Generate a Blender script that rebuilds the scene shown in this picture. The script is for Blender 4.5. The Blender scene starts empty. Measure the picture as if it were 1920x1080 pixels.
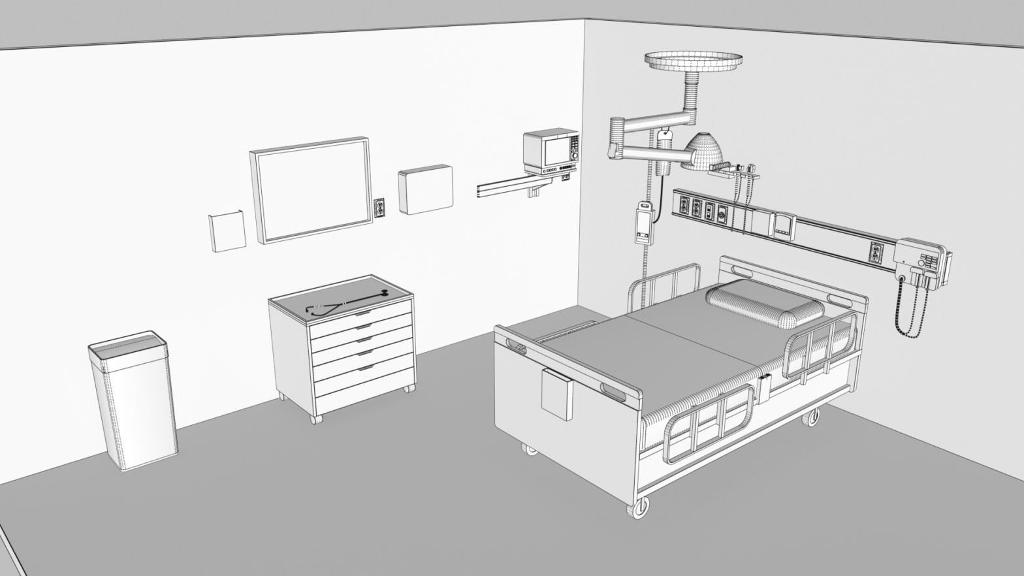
import bpy, math
from mathutils import Vector, Matrix
from mathutils.geometry import tessellate_polygon

# ------------------------------------------------------------------ scene, camera, light
sc = bpy.context.scene
COL = sc.collection
PI = math.pi
PX = 1.0 / 1717.73            # one image pixel at one metre: used to size the ink lines

cam_d = bpy.data.cameras.new('camera')
cam = bpy.data.objects.new('camera', cam_d)
COL.objects.link(cam)
cam.location = (-5.2996, -5.4798, 2.8788)
cam.rotation_euler = (PI / 2 - 0.343333, 0, 0.878495 - PI / 2)
cam_d.sensor_width = 36.0
cam_d.lens = 36.0 * 1717.73 / 1920.0
cam_d.clip_start = 0.05
sc.camera = cam
vs = sc.view_settings
vs.view_transform = 'Standard'
vs.look = 'None'
vs.exposure = 0.0
vs.gamma = 1.0
vs.use_curve_mapping = False


def srgb(v):
    v /= 255.0
    return v / 12.92 if v <= 0.04045 else ((v + 0.055) / 1.055) ** 2.4


W = bpy.data.worlds.new('world')
sc.world = W
W.use_nodes = True
bg = W.node_tree.nodes['Background']
bg.inputs[0].default_value = (1, 1, 1, 1)
bg.inputs[1].default_value = srgb(190.5)


def sun(name, to_light, strength):
    l = bpy.data.lights.new(name, 'SUN')
    l.energy = strength
    l.angle = 0.0
    l.use_shadow = False          # the room is lit flat: nothing in it casts a shadow
    o = bpy.data.objects.new(name, l)
    COL.objects.link(o)
    o.rotation_euler = Vector(to_light).to_track_quat('Z', 'Y').to_euler()
    o.location = Vector(to_light) * 8
    return o


ALB = 0.10


def sun_vec(name, v):
    """sun whose direction and strength give a white surface the radiance v . n"""
    v = Vector(v)
    return sun(name, v.normalized(), v.length * PI / ALB)


sun_vec('key_sun', (-0.534, -0.896, 0.218))
sun_vec('side_sun', (0.744, 0.352, 0.132))
sun_vec('fill_sun', (-0.167, 0.164, -0.330))


# ------------------------------------------------------------------ materials
def mat(name, v, grain=0.0, scale=30.0):
    m = bpy.data.materials.new(name)
    m.use_nodes = True
    nt = m.node_tree
    b = nt.nodes['Principled BSDF']
    b.inputs['Roughness'].default_value = 1.0
    b.inputs['Specular IOR Level'].default_value = 0.0
    n = nt.nodes.new('ShaderNodeTexNoise')
    n.inputs['Scale'].default_value = scale
    r = nt.nodes.new('ShaderNodeValToRGB')
    r.color_ramp.elements[0].color = (v * (1 - grain),) * 3 + (1,)
    r.color_ramp.elements[1].color = (v * (1 + grain),) * 3 + (1,)
    nt.links.new(n.outputs['Fac'], r.inputs['Fac'])
    nt.links.new(r.outputs['Color'], b.inputs['Base Color'])
    return m


INK = mat('ink_line', 0.0015)
WHITE = mat('matte_white', ALB)
PAINT = mat('wall_paint', ALB)
FLOORM = mat('floor_sheet', ALB)
CLOTH = mat('bed_cloth', ALB)
BLACK = mat('black_rubber', 0.0015)


# ------------------------------------------------------------------ mesh builder
def newell(vs_):
    n = Vector((0, 0, 0))
    for i in range(len(vs_)):
        a, b = vs_[i], vs_[(i + 1) % len(vs_)]
        n.x += (a.y - b.y) * (a.z + b.z)
        n.y += (a.z - b.z) * (a.x + b.x)
        n.z += (a.x - b.x) * (a.y + b.y)
    return n.normalized() if n.length > 1e-14 else n


class MB:
    """Collects solids and the ink lines drawn along their edges; build() makes ONE mesh."""

    def __init__(s, d=5.5, w=1.15, M=None, per=3.1, duty=0.5):
        s.v, s.f, s.fm, s.fs, s.le = [], [], [], [], []
        s.solid, s.dash = [], []
        s.duty = duty
        s.r = 0.6 * w * PX * d          # half line width
        s.per = per * PX * d            # dot period
        s.rd = 0.74 * PX * d            # half dot width
        s.M = M

    def P(s, p):
        p = Vector(p)
        return s.M @ p if s.M is not None else p

    def add(s, vs_, fs_, smooth=False, solid=True, dash=True, m=0, ang=38, low=3.0, hide=None):
        vs_ = [s.P(p) for p in vs_]
        o = len(s.v)
        s.v += vs_
        ed = {}
        flip = s.M is not None and s.M.determinant() < 0
        for f in fs_:
            f = list(f)
            if flip:
                f.reverse()
            n = newell([vs_[i] for i in f])
            s.f.append([o + i for i in f])
            s.fm.append(m)
            s.fs.append(smooth)
            for i in range(len(f)):
                a, b = f[i], f[(i + 1) % len(f)]
                ed.setdefault((min(a, b), max(a, b)), []).append(n)
        for (a, b), ns in ed.items():
            if hide and hide(vs_[a], vs_[b]):
                continue
            if len(ns) == 1:
                if solid:
                    s.solid.append((o + a, o + b))
                continue
            an = math.degrees(ns[0].angle(ns[1], 0))
            if an > ang:
                if solid:
                    s.solid.append((o + a, o + b))
            elif an > low and dash:
                s.dash.append((vs_[a], vs_[b], o + a))
        return o

    def line(s, pts, closed=False, anchor=None):
        o = len(s.v)
        if anchor is None:
            anchor = 0 if o else None
        s.v += [s.P(p) for p in pts]
        n = len(pts)
        for i in range(n if closed else n - 1):
            s.solid.append((o + i, o + (i + 1) % n))
        if anchor is not None:
            s.le.append((anchor, o))

    def dots(s, pts, anchor=0):
        pts = [s.P(p) for p in pts]
        for a, b in zip(pts, pts[1:]):
            s.dash.append((a, b, anchor))

    # ---- primitives
    def box(s, x0, x1, y0, y1, z0, z1, **k):
        x0, x1 = min(x0, x1), max(x0, x1)
        y0, y1 = min(y0, y1), max(y0, y1)
        z0, z1 = min(z0, z1), max(z0, z1)
        v = [(x0, y0, z0), (x1, y0, z0), (x1, y1, z0), (x0, y1, z0),
             (x0, y0, z1), (x1, y0, z1), (x1, y1, z1), (x0, y1, z1)]
        f = [(0, 3, 2, 1), (4, 5, 6, 7), (0, 1, 5, 4), (1, 2, 6, 5), (2, 3, 7, 6), (3, 0, 4, 7)]
        return s.add(v, f, **k)

    def prism(s, axis, pts, lo, hi, holes=(), smooth=False, caps=(True, True), **k):
        def to3(u, v, w):
            return {'x': (w, u, v), 'y': (u, w, v), 'z': (u, v, w)}[axis]
        loops = [list(pts)] + [list(h) for h in holes]

        def area(l):
            return sum(l[i][0] * l[(i + 1) % len(l)][1] - l[(i + 1) % len(l)][0] * l[i][1] for i in range(len(l)))
        if area(loops[0]) < 0:
            loops[0].reverse()
        for h in loops[1:]:
            if area(h) > 0:
                h.reverse()
        flat = [p for l in loops for p in l]
        n = len(flat)
        v = [to3(p[0], p[1], lo) for p in flat] + [to3(p[0], p[1], hi) for p in flat]
        f = []
        st = 0
        for l in loops:
            m_ = len(l)
            for i in range(m_):
                a, b = st + i, st + (i + 1) % m_
                f.append((a, b, n + b, n + a))
            st += m_
        if holes:
            tr = tessellate_polygon([[Vector((p[0], p[1], 0)) for p in l] for l in loops])
            for t in tr:
                a_, b_, c_ = (flat[i] for i in t)
                if (b_[0] - a_[0]) * (c_[1] - a_[1]) - (c_[0] - a_[0]) * (b_[1] - a_[1]) < 0:
                    t = t[::-1]
                if caps[1]:
                    f.append([n + i for i in t])
                if caps[0]:
                    f.append(list(t)[::-1])
        else:
            m_ = len(loops[0])
            if caps[1]:
                f.append([n + i for i in range(m_)])
            if caps[0]:
                f.append(list(range(m_))[::-1])
        if axis == 'y':
            f = [list(q)[::-1] for q in f]
        return s.add(v, f, smooth=smooth, **k)

    def lathe(s, prof, c, axis='z', n=24, smooth=True, cap=(True, True), **k):
        """prof: (r, h) from low h to high h"""
        c = Vector(c)
        A = Vector({'x': (1, 0, 0), 'y': (0, 1, 0), 'z': (0, 0, 1)}[axis]) if isinstance(axis, str) else Vector(axis).normalized()
        U = A.orthogonal().normalized() if not (isinstance(axis, str) and axis == 'z') else Vector((1, 0, 0))
        V = A.cross(U)
        v, f = [], []
        for r, h in prof:
            for i in range(n):
                t = 2 * PI * i / n
                v.append(c + A * h + (U * math.cos(t) + V * math.sin(t)) * r)
        for j in range(len(prof) - 1):
            for i in range(n):
                i2 = (i + 1) % n
                f.append((j * n + i, j * n + i2, (j + 1) * n + i2, (j + 1) * n + i))
        if cap[0]:
            f.append([i for i in range(n)][::-1])
        if cap[1]:
            f.append([(len(prof) - 1) * n + i for i in range(n)])
        return s.add(v, f, smooth=smooth, **k)

    def cyl(s, a, b, r, n=16, **k):
        a, b = Vector(a), Vector(b)
        return s.lathe([(r, 0), (r, (b - a).length)], a, b - a, n, **k)

    def loft(s, rings, smooth=True, cap=(True, True), **k):
        n = len(rings[0])
        v = [p for r in rings for p in r]
        f = []
        for j in range(len(rings) - 1):
            for i in range(n):
                i2 = (i + 1) % n
                f.append((j * n + i, j * n + i2, (j + 1) * n + i2, (j + 1) * n + i))
        if cap[0]:
            f.append(list(range(n))[::-1])
        if cap[1]:
            f.append([(len(rings) - 1) * n + i for i in range(n)])
        return s.add(v, f, smooth=smooth, **k)

    def tube(s, pts, r, n=8, stripe=None, m=0, solid=False):
        """round cord along pts; stripe=(period, black share, start, end) draws ribs"""
        pts = [Vector(p) for p in pts]
        if stripe:
            per, duty = stripe
            out, acc = [pts[0]], 0.0
            marks = [0.0]
            L = 0.0
            segs = []
            for a, b in zip(pts, pts[1:]):
                segs.append((L, L + (b - a).length, a, b))
                L += (b - a).length
            stops = set([0.0, L])
            k_ = 0
            while k_ * per < L:
                stops.add(k_ * per)
                if k_ * per + per * duty < L:
                    stops.add(k_ * per + per * duty)
                k_ += 1
            for q in segs:
                stops.add(q[1])
            st = sorted(stops)
            st = [x for i, x in enumerate(st) if i == 0 or x - st[i - 1] > 1e-5]

            def at(x):
                for q in segs:
                    if x <= q[1] + 1e-9:
                        t = (x - q[0]) / max(q[1] - q[0], 1e-9)
                        return q[2].lerp(q[3], t)
                return pts[-1]
            cen = [at(x) for x in st]
            mats = [1 if ((0.5 * (st[i] + st[i + 1])) % per) / per < duty else m for i in range(len(st) - 1)]
        else:
            cen = pts
            mats = [m] * (len(pts) - 1)
        o0 = None
        ref = None
        rings = []
        for i, c in enumerate(cen):
            d = (cen[min(i + 1, len(cen) - 1)] - cen[max(i - 1, 0)]).normalized()
            if ref is None:
                ref = d.orthogonal().normalized()
            ref = (ref - d * ref.dot(d)).normalized()
            b = d.cross(ref)
            rings.append([c + (ref * math.cos(2 * PI * j / n) + b * math.sin(2 * PI * j / n)) * r for j in range(n)])
        o = len(s.v)
        s.v += [s.P(p) for rg in rings for p in rg]
        for i in range(len(cen) - 1):
            for j in range(n):
                j2 = (j + 1) % n
                s.f.append([o + i * n + j, o + i * n + j2, o + (i + 1) * n + j2, o + (i + 1) * n + j])
                s.fm.append(mats[i])
                s.fs.append(True)
        s.f.append([o + j for j in range(n)][::-1])
        s.f.append([o + (len(cen) - 1) * n + j for j in range(n)])
        s.fm += [mats[0], mats[-1]]
        s.fs += [False, False]
        if o:
            s.le.append((0, o))

    # ---- output
    def build(s, name, parent=None, m=None, origin=None):
        V = list(s.v)
        F = list(s.f)
        FM = list(s.fm)
        FS = list(s.fs)
        LE = list(s.le)

        def basis(d):
            u = d.orthogonal().normalized()
            return u, d.cross(u).normalized()

        def rod(a, b, r):
            d = (b - a).normalized()
            u, w = basis(d)
            o = len(V)
            for c in (a, b):
                V.extend([c + u * r, c + w * r, c - u * r, c - w * r])
            for i in range(4):
                j = (i + 1) % 4
                F.append([o + i, o + j, o + 4 + j, o + 4 + i])
                FM.append(1)
                FS.append(False)
            return o
        for a, b in s.solid:
            if (V[a] - V[b]).length < 1e-6:
                continue
            o = rod(V[a], V[b], s.r)
            F.append([o, o + 1, o + 2, o + 3])
            F.append([o + 7, o + 6, o + 5, o + 4])
            FM.extend((1, 1))
            FS.extend((False, False))
            LE.append((a, o))
            LE.append((b, o + 4))
        for a, b, anchor in s.dash:
            L = (b - a).length
            if L < 1e-6:
                continue
            k = max(1, round(L / s.per))
            d = (b - a) / k
            on = s.duty
            for i in range(k):
                p = a + d * i
                q0 = p + d * (0.5 - on / 2)
                q1 = p + d * (0.5 + on / 2)
                o = rod(q0, q1, s.rd)
                LE.append((anchor, o))
        org = origin
        if org is None:
            org = Vector(parent['base']) if parent is not None and 'base' in parent else Vector((0, 0, 0))
        org = Vector(org)
        me = bpy.data.meshes.new(name)
        me.from_pydata([tuple(p - org) for p in V], LE, F)
        me.polygons.foreach_set('material_index', FM)
        me.polygons.foreach_set('use_smooth', FS)
        me.materials.append(m or WHITE)
        me.materials.append(INK)
        if any(FS):
            me.set_sharp_from_angle(angle=math.radians(38))
        me.update()
        ob = bpy.data.objects.new(name, me)
        COL.objects.link(ob)
        if parent is not None:
            ob.parent = parent
            if 'off' in parent:
                pass
        else:
            ob.location = org
        return ob


def rrect(u0, u1, v0, v1, r, n=5):
    """rounded rectangle; r = radius or (bottom-left, bottom-right, top-right, top-left)"""
    if not isinstance(r, (tuple, list)):
        r = (r,) * 4
    out = []
    for (cu, cv, a0, q) in ((u0 + r[0], v0 + r[0], PI, r[0]), (u1 - r[1], v0 + r[1], 1.5 * PI, r[1]),
                            (u1 - r[2], v1 - r[2], 0, r[2]), (u0 + r[3], v1 - r[3], .5 * PI, r[3])):
        if q < 1e-6:
            out.append((cu, cv))
            continue
        for i in range(n + 1):
            a = a0 + .5 * PI * i / n
            out.append((cu + q * math.cos(a), cv + q * math.sin(a)))
    return out


def circ(cu, cv, r, n=16):
    return [(cu + r * math.cos(2 * PI * i / n), cv + r * math.sin(2 * PI * i / n)) for i in range(n)]


def tag(o, label, cat, group=None):
    o['label'] = label
    o['category'] = cat
    if group:
        o['group'] = group
    return o


def thing(name, label, cat, base, group=None):
    o = bpy.data.objects.new(name, None)
    COL.objects.link(o)
    o.location = base
    o.empty_display_size = 0.1
    tag(o, label, cat, group)
    BASE[o.name] = Vector(base)
    return o


BASE = {}
_build = MB.build


def build(self, name, parent=None, m=None, origin=None):
    """world-space vertices -> the parent's own space"""
    if parent is not None:
        org = BASE[parent.name]
        ob = _build(self, name, None, m, org)
        ob.parent = parent
        ob.location = (0, 0, 0)
        BASE[ob.name] = org
        return ob
    ob = _build(self, name, None, m, origin or (0, 0, 0))
    BASE[ob.name] = Vector(origin or (0, 0, 0))
    return ob


MB.build = build


def frame_on_left(u, v, n=0.0):
    """local (u right, v up, n out) on the left wall, whose plane is y = 0"""
    return Matrix(((1, 0, 0, u), (0, 0, -1, -n), (0, 1, 0, v), (0, 0, 0, 1)))


def frame_on_right(y, z, n=0.0):
    """local (u right, v up, n out) on the right wall, whose plane is x = 0"""
    return Matrix(((0, 0, -1, -n), (-1, 0, 0, y), (0, 1, 0, z), (0, 0, 0, 1)))


# ------------------------------------------------------------------ the room
XL, YR, H, TH, SL = -4.7275, -4.6, 2.44, 0.0905, 0.111
b = MB(5.4, 1.9)
b.box(XL, TH, YR, TH, -SL, 0)
fl = b.build('floor', m=FLOORM)
b = MB(5.6, 1.8)
b.box(XL, TH, 0, TH, 0, H)
wl = b.build('wall_left', m=PAINT)
b = MB(6.0, 1.8)
b.box(0, TH, YR, 0, 0, H)
wr = b.build('wall_right', m=PAINT)
for o in (fl, wl, wr):
    o['kind'] = 'structure'


# ------------------------------------------------------------------ power outlets
def outlet(M, d, kind, name, label, cat, base, w=.082, h=.1285, group=None):
    t = thing(name, label, cat, base, group)
    b = MB(d, 1.35, M)
    W2, H2, q = w / 2, h / 2, .0125
    o = rrect(-W2, W2, -H2, H2, 0)
    i = rrect(-W2 + q, W2 - q, -H2 + q, H2 - q, 0)
    rings = [[(x, y, 0) for x, y in o], [(x, y, .001) for x, y in o], [(x, y, .009) for x, y in i]]
    b.loft(rings, smooth=False, dash=False, ang=10)
    n = 7
    for k in range(1, n):
        x = -W2 + q + (w - 2 * q) * k / n
        for s_ in (-1, 1):
            b.line([(x, s_ * H2, .0035), (x + .004, s_ * (H2 - q), .0092)])
    n = 12
    for k in range(1, n):
        y = -H2 + q + (h - 2 * q) * k / n
        for s_ in (-1, 1):
            b.line([(s_ * W2, y, .0035), (s_ * (W2 - q), y + .004, .0092)])
    b.build('cover_plate', t)
    z = .009
    if kind == 'duplex':
        for s_ in (1, -1):
            b = MB(d, 1.0, M)
            cy = s_ * .0225
            b.prism('z', circ(0, cy, .0205, 18), z, z + .003, dash=False)
            for u in (-.0085, .0065):
                b.box(u, u + .006, cy - .002, cy + .0135, z + .003, z + .0045, m=1)
            b.prism('z', circ(0, cy - .012, .0045, 8), z + .003, z + .0045, m=1, dash=False)
            for u in (-.012, .0, .011):
                b.line([(u, cy - .014 + abs(u) * .3, z + .0032), (u + .002, cy + .014 - abs(u) * .3, z + .0032)])
            b.build('receptacle', t)
        b = MB(d, 1.0, M)
        b.prism('z', circ(0, 0, .0045, 8), z, z + .004, m=1, dash=False)
        b.build('screw', t)
    elif kind == 'data':
        for cy in (.021, -.025):
            b = MB(d, 1.1, M)
            b.box(-.011, .011, cy - .016, cy + .018, z, z + .004)
            b.box(-.011, .011, cy - .016, cy, z + .004, z + .0055, m=1)
            b.build('data_jack', t)
    else:
        b = MB(d, 1.0, M)
        b.prism('z', circ(0, -.002, .0235, 20), z, z + .004, dash=False, m=1)
        b.prism('z', circ(0, -.002, .006, 10), z + .004, z + .006, dash=False)
        for k in range(9):
            a = 2 * PI * k / 9
            b.prism('z', [(.010 * math.cos(a), -.002 + .010 * math.sin(a)), (.020 * math.cos(a + .07), -.002 + .020 * math.sin(a + .07)),
                          (.020 * math.cos(a - .07), -.002 + .020 * math.sin(a - .07))], z + .004, z + .0048, solid=False, dash=False)
        b.build('round_receptacle', t)
    return t


G = 'duplex wall outlets'
outlet(frame_on_left(-1.9835, 1.219), 6.5, 'duplex', 'wall_outlet', 'white duplex outlet beside the lower right corner of the framed board', 'outlet', (-1.9835, 0, 1.219), h=.132)
outlet(frame_on_left(-.1765, 1.2205), 7.4, 'duplex', 'wall_outlet', 'white duplex outlet half hidden under the monitor shelf near the corner', 'outlet', (-.1765, 0, 1.2205), h=.132)
RX = .055
for y, kind, nm, lab in ((-1.1785, 'duplex', 'wall_outlet', 'duplex outlet at the left end of the headwall rail'),
                         (-1.297, 'duplex', 'wall_outlet', 'duplex outlet second from the left end of the headwall rail'),
                         (-1.4165, 'data', 'data_outlet', 'plate with two square data jacks on the headwall rail'),
                         (-1.531, 'round', 'round_outlet', 'plate with one round black twist lock socket on the headwall rail'),
                         (-2.7245, 'duplex', 'wall_outlet', 'duplex outlet on the rail just left of the vital signs unit')):
    outlet(frame_on_right(y, 1.1565, RX + .0016), 6.7 if y > -2 else 5.6, kind, nm, lab, 'outlet', (-RX, y, 1.1565))

# ------------------------------------------------------------------ trash can
t = thing('trash_can', 'tall white tapered trash can with a recessed lid by the left wall', 'trash can', (-3.866, -.181, 0))


def rring(x0, x1, y0, y1, z, r, n=3):
    return [(x, y, z) for x, y in rrect(x0, x1, y0, y1, r, n)]


D = 5.5
b = MB(D)
b.rd *= 1.5
b.loft([rring(-4.041, -3.695, -.318, -.044, .014, .022), rring(-4.050, -3.678, -.316, -.048, .655, .022)], cap=(True, True))
b.build('body', t)
b = MB(D, 1.2)
b.loft([rring(-4.041, -3.695, -.318, -.044, 0, .022), rring(-4.041, -3.695, -.318, -.044, .014, .022)], dash=False)
b.build('base', t)
b = MB(D, 1.3)
b.rd *= 1.4
b.loft([rring(-4.0535, -3.6745, -.3195, -.045, .652, .024), rring(-4.0535, -3.6745, -.3195, -.045, .737, .024)], cap=(False, False))
b.loft([rring(-4.0475, -3.6805, -.3135, -.051, .737, .018), rring(-4.0475, -3.6805, -.3135, -.051, .66, .018)], cap=(False, False), dash=False,
       hide=lambda p, q: p.z < .7 and q.z < .7)
b.loft([rring(-4.0535, -3.6745, -.3195, -.045, .737, .024), rring(-4.0475, -3.6805, -.3135, -.051, .737, .018)], smooth=False, cap=(False, False), dash=False)
b.build('rim', t)
b = MB(D, 1.2)
b.rd *= 1.3
prof = [(-.0515, .7118), (-.1355, .7197), (-.20, .709), (-.26, .699), (-.3135, .690)]
v = [(x, y, z) for x in (-4.047, -3.681) for y, z in prof]
v += [(x, y, .655) for x in (-4.047, -3.681) for y in (-.0515, -.313)]
f = [(i, i + 5, i + 6, i + 1) for i in range(4)] + [(0, 1, 2, 3, 4, 11, 10), (9, 8, 7, 6, 5, 12, 13), (0, 10, 12, 5), (4, 9, 13, 11), (10, 11, 13, 12)]
f = [list(q)[::-1] for q in f]
b.add(v, f, smooth=True, dash=False)
b.dots([(-4.046, -.1355, .7202), (-3.682, -.1355, .7202)])
b.build('lid', t)

# ------------------------------------------------------------------ drawer cart
X0, X1, Y0, Z0, Z1 = -2.883, -2.075, -.54, .0735, .7405
t = thing('drawer_cart', 'white rolling cart of shallow drawers with a lipped tray top', 'cart', (-2.479, -.27, 0))
D = 6.1
b = MB(D, 1.15)
b.box(X0, X0 + .0185, Y0, -.004, Z0, .711)
b.build('side_panel', t)
b = MB(D, 1.15)
b.box(X1 - .0185, X1, Y0, -.004, Z0, .711)
b.build('side_panel', t)
b = MB(D, 1.15)
b.box(X0 + .0185, X1 - .0185, -.03, -.006, Z0, .711)
b.build('back_panel', t)
b = MB(D, 1.15)
b.box(X0 + .0185, X1 - .0185, Y0 + .02, -.03, Z0 + .003, Z0 + .018)
b.build('bottom_panel', t)
b = MB(D, 1.25)
# tray: floor with a lip all round
q = .0125
o4 = [(X0, Y0 - .001), (X1, Y0 - .001), (X1, -.002), (X0, -.002)]
i4 = [(X0 + q, Y0 + q), (X1 - q, Y0 + q), (X1 - q, -q), (X0 + q, -q)]
b.loft([[(x, y, .711) for x, y in o4], [(x, y, Z1) for x, y in o4], [(x, y, Z1) for x, y in i4], [(x, y, .7195) for x, y in i4]], smooth=False)
b.line([(X0 - .0005, -.002, .7255), (X0 - .0005, Y0 - .0015, .7255), (X1, Y0 - .0015, .7255)])
b.build('tray_top', t)
zs = [.7085, .6117, .5185, .424, .314, .2037, .0735]
for k in range(6):
    g = .0028
    b = MB(D, 1.5)
    za, zb = zs[k + 1] + (g if k < 5 else 0), zs[k] - (0.001 if k == 0 else 0)
    xa, xb = X0 + .0205, X1 - .0205
    b.box(xa, xb, Y0 + .0005, Y0 + .019, za, zb)
    dr = b.build('drawer', t)
    if k < 5:
        b = MB(D, 0.9)
        zt = zb - .0005
        xc = -2.478
        b.prism('y', [(xc - .060, zt), (xc - .046, zt - .0125), (xc + .046, zt - .0125), (xc + .060, zt)], Y0 - .007, Y0 + .0005)
        for u in (.005, .0092):
            b.line([(xc - .058 + u, Y0 - .0072, zt - u), (xc + .046, Y0 - .0072, zt - u)])
        b.build('pull', dr)
for cx in (-2.846, -2.114):
    for cy in (-.497, -.045):
        b = MB(D, 1.0)
        b.box(cx - .010, cx + .010, cy - .012, cy + .012, .058, .0745, solid=False)
        cs = b.build('caster', t)
        b = MB(D, 1.6)
        b.lathe([(.026, -.027), (.035, -.024), (.035, .029), (.028, .032)], (cx, cy, .035), 'x', 16, low=4, dash=False)
        for k in range(16):
            a = 2 * PI * k / 16
            for u in (-.012, .004, .019):
                b.dots([(cx + u - .004, cy + .0352 * math.cos(a), .035 + .0352 * math.sin(a)), (cx + u + .004, cy + .0352 * math.cos(a), .035 + .0352 * math.sin(a))])
        b.build('wheel', cs)

# ------------------------------------------------------------------ stethoscope on the tray
ZT = .7195
t = thing('stethoscope', 'black stethoscope laid out flat on the cart tray', 'stethoscope', (-2.48, -.36, ZT))


def smooth_path(pts, k=6):
    P_ = [Vector(p) for p in pts]
    out = []
    for i in range(len(P_) - 1):
        p0, p1, p2, p3 = P_[max(i - 1, 0)], P_[i], P_[i + 1], P_[min(i + 2, len(P_) - 1)]
        for j in range(k):
            s_ = j / k
            out.append(0.5 * ((2 * p1) + (p2 - p0) * s_ + (2 * p0 - 5 * p1 + 4 * p2 - p3) * s_ ** 2 + (3 * p1 - p0 - 3 * p2 + p3) * s_ ** 3))
    out.append(P_[-1])
    return out


zc = ZT + .006
b = MB(6.2)
b.tube(smooth_path([(-2.560, -.367, zc), (-2.4781, -.3665, zc), (-2.3633, -.368, zc), (-2.29, -.369, zc), (-2.222, -.371, zc)]), .0062)
b.build('tubing', t, BLACK)
for x in (-2.521, -2.505, -2.272, -2.256):
    b = MB(6.2)
    b.cyl((x - .0025, -.367, zc), (x + .0025, -.367, zc), .0068, 10, solid=False, dash=False)
    b.build('collar', t)
b = MB(6.2)
p1 = smooth_path([(-2.545, -.366, zc), (-2.5837, -.347, zc), (-2.6249, -.3275, zc), (-2.6993, -.289, zc), (-2.7168, -.281, zc), (-2.7399, -.280, zc), (-2.758, -.302, zc), (-2.770, -.336, zc)])
b.tube(p1, .0046, stripe=None)
b.build('ear_tube', t, BLACK)
b = MB(6.2)
b.tube([(-2.700, -.2885, zc + .001), (-2.640, -.3195, zc + .001)], .0056, stripe=(.0088, .55))
b.build('spring_sleeve', t)
b = MB(6.2)
p2 = smooth_path([(-2.545, -.368, zc), (-2.5941, -.399, zc), (-2.6466, -.427, zc), (-2.6889, -.450, zc), (-2.7169, -.461, zc), (-2.7408, -.459, zc), (-2.7620, -.436, zc), (-2.769, -.418, zc)])
b.tube(p2, .0046)
b.build('ear_tube', t, BLACK)
for c in ((-2.7725, -.342, zc + .003), (-2.771, -.411, zc + .003)):
    b = MB(6.2)
    b.lathe([(.003, -.009), (.008, -.006), (.0095, 0), (.008, .006), (.003, .009)], c, 'x', 12, solid=False, dash=False)
    b.build('ear_tip', t, BLACK)
b = MB(6.2)
b.lathe([(.023, 0), (.0255, .003), (.0255, .007), (.012, .011), (.009, .014), (.009, .022), (.017, .025), (.0215, .028), (.0215, .033), (.018, .0345)], (-2.208, -.386, ZT), 'z', 24, solid=False, dash=False)
b.build('chest_piece', t, BLACK)

# ------------------------------------------------------------------ file holder on the left wall
t = thing('file_holder', 'small empty white file pocket on the wall left of the framed board', 'file holder', (-3.119, 0, 1.148))
b = MB(5.85, 1.15)
x0, x1, y0, z0, z1, q = -3.2195, -3.0185, -.05, 1.1482, 1.379, .003
o = [(x0, 0), (x0, y0), (x1, y0), (x1, 0), (x1 - q, 0), (x1 - q, y0 + q), (x0 + q, y0 + q), (x0 + q, 0)]
b.prism('z', o, z0, z1)
b.box(x0 + q, x1 - q, y0 + q, -.0005, z0, z0 + .004)
b.build('pocket', t)

# ------------------------------------------------------------------ framed board
t = thing('framed_board', 'large blank framed board on the left wall above the drawer cart', 'board', (-2.5035, 0, 1.148))
b = MB(6.1, 1.15)
x0, x1, z0, z1, q = -2.912, -2.0945, 1.1485, 1.7425, .0175
b.prism('y', [(x0, z0), (x1, z0), (x1, z1), (x0, z1)], -.086, -.001, holes=[[(x0 + q, z0 + q), (x1 - q, z0 + q), (x1 - q, z1 - q), (x0 + q, z1 - q)]])
b.build('frame', t)
b = MB(6.1, 1.15)
b.box(x0 + q, x1 - q, -.052, -.002, z0 + q, z1 - q, solid=False)
b.line([(x0 + q + .001, -.0525, z0 + q + .001), (x1 - q - .001, -.0525, z0 + q + .001), (x1 - q - .001, -.0525, z1 - q - .001), (x0 + q + .001, -.0525, z1 - q - .001)], True)
b.build('board_panel', t)

# ------------------------------------------------------------------ rounded box on the left wall
t = thing('wall_box', 'plain white box with rounded corners on the wall right of the framed board', 'box', (-1.6075, 0, 1.155))
b = MB(6.7, 1.15)
b.prism('y', rrect(-1.8135, -1.4085, 1.157, 1.4585, .016, 2), -.1, -.001, dash=False, ang=40)
for x, z in ((-1.8135, 1.4425), (-1.7975, 1.4585), (-1.4245, 1.4585), (-1.8135, 1.173), (-1.7975, 1.157)):
    b.line([(x, -.001, z), (x, -.1, z)])
b.build('housing', t)

# ------------------------------------------------------------------ monitor arm and patient monitor
t = thing('monitor_arm', 'folding wall arm with two horizontal links carrying the patient monitor', 'wall mount', (-.53, 0, 1.077))
D = 7.1
b = MB(D, 1.1)
xa, xb = -.5876, -.4925
o = [(xa, -.001), (xb, -.001), (xb, -.022), (xb - .025, -.022), (xb - .03, -.006), (xa + .03, -.006), (xa + .0256, -.022), (xa, -.022)]
b.prism('z', o, 1.077, 1.36)
b.build('wall_channel', t)
b = MB(D, 1.1)
xc = -.535
b.prism('x', [(-.006, 1.1268), (-.006, 1.1545), (-.175, 1.231), (-.195, 1.2225), (-.195, 1.218)], xc - .012, xc + .012)
b.build('brace', t)
b = MB(D, 1.1)
b.box(-.575, -.505, -.203, -.012, 1.232, 1.26)
b.build('bracket', t)


def link(b, x0, x1, y0, y1, z0, z1):
    r = (y1 - y0) / 2
    pts = []
    for i in range(9):
        a = .5 * PI + PI * i / 8
        pts.append((x0 + r + r * math.cos(a), (y0 + y1) / 2 + r * math.sin(a)))
    for i in range(9):
        a = -.5 * PI + PI * i / 8
        pts.append((x1 - r + r * math.cos(a), (y0 + y1) / 2 + r * math.sin(a)))
    b.prism('z', pts, z0, z1, smooth=False, low=4)


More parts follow.
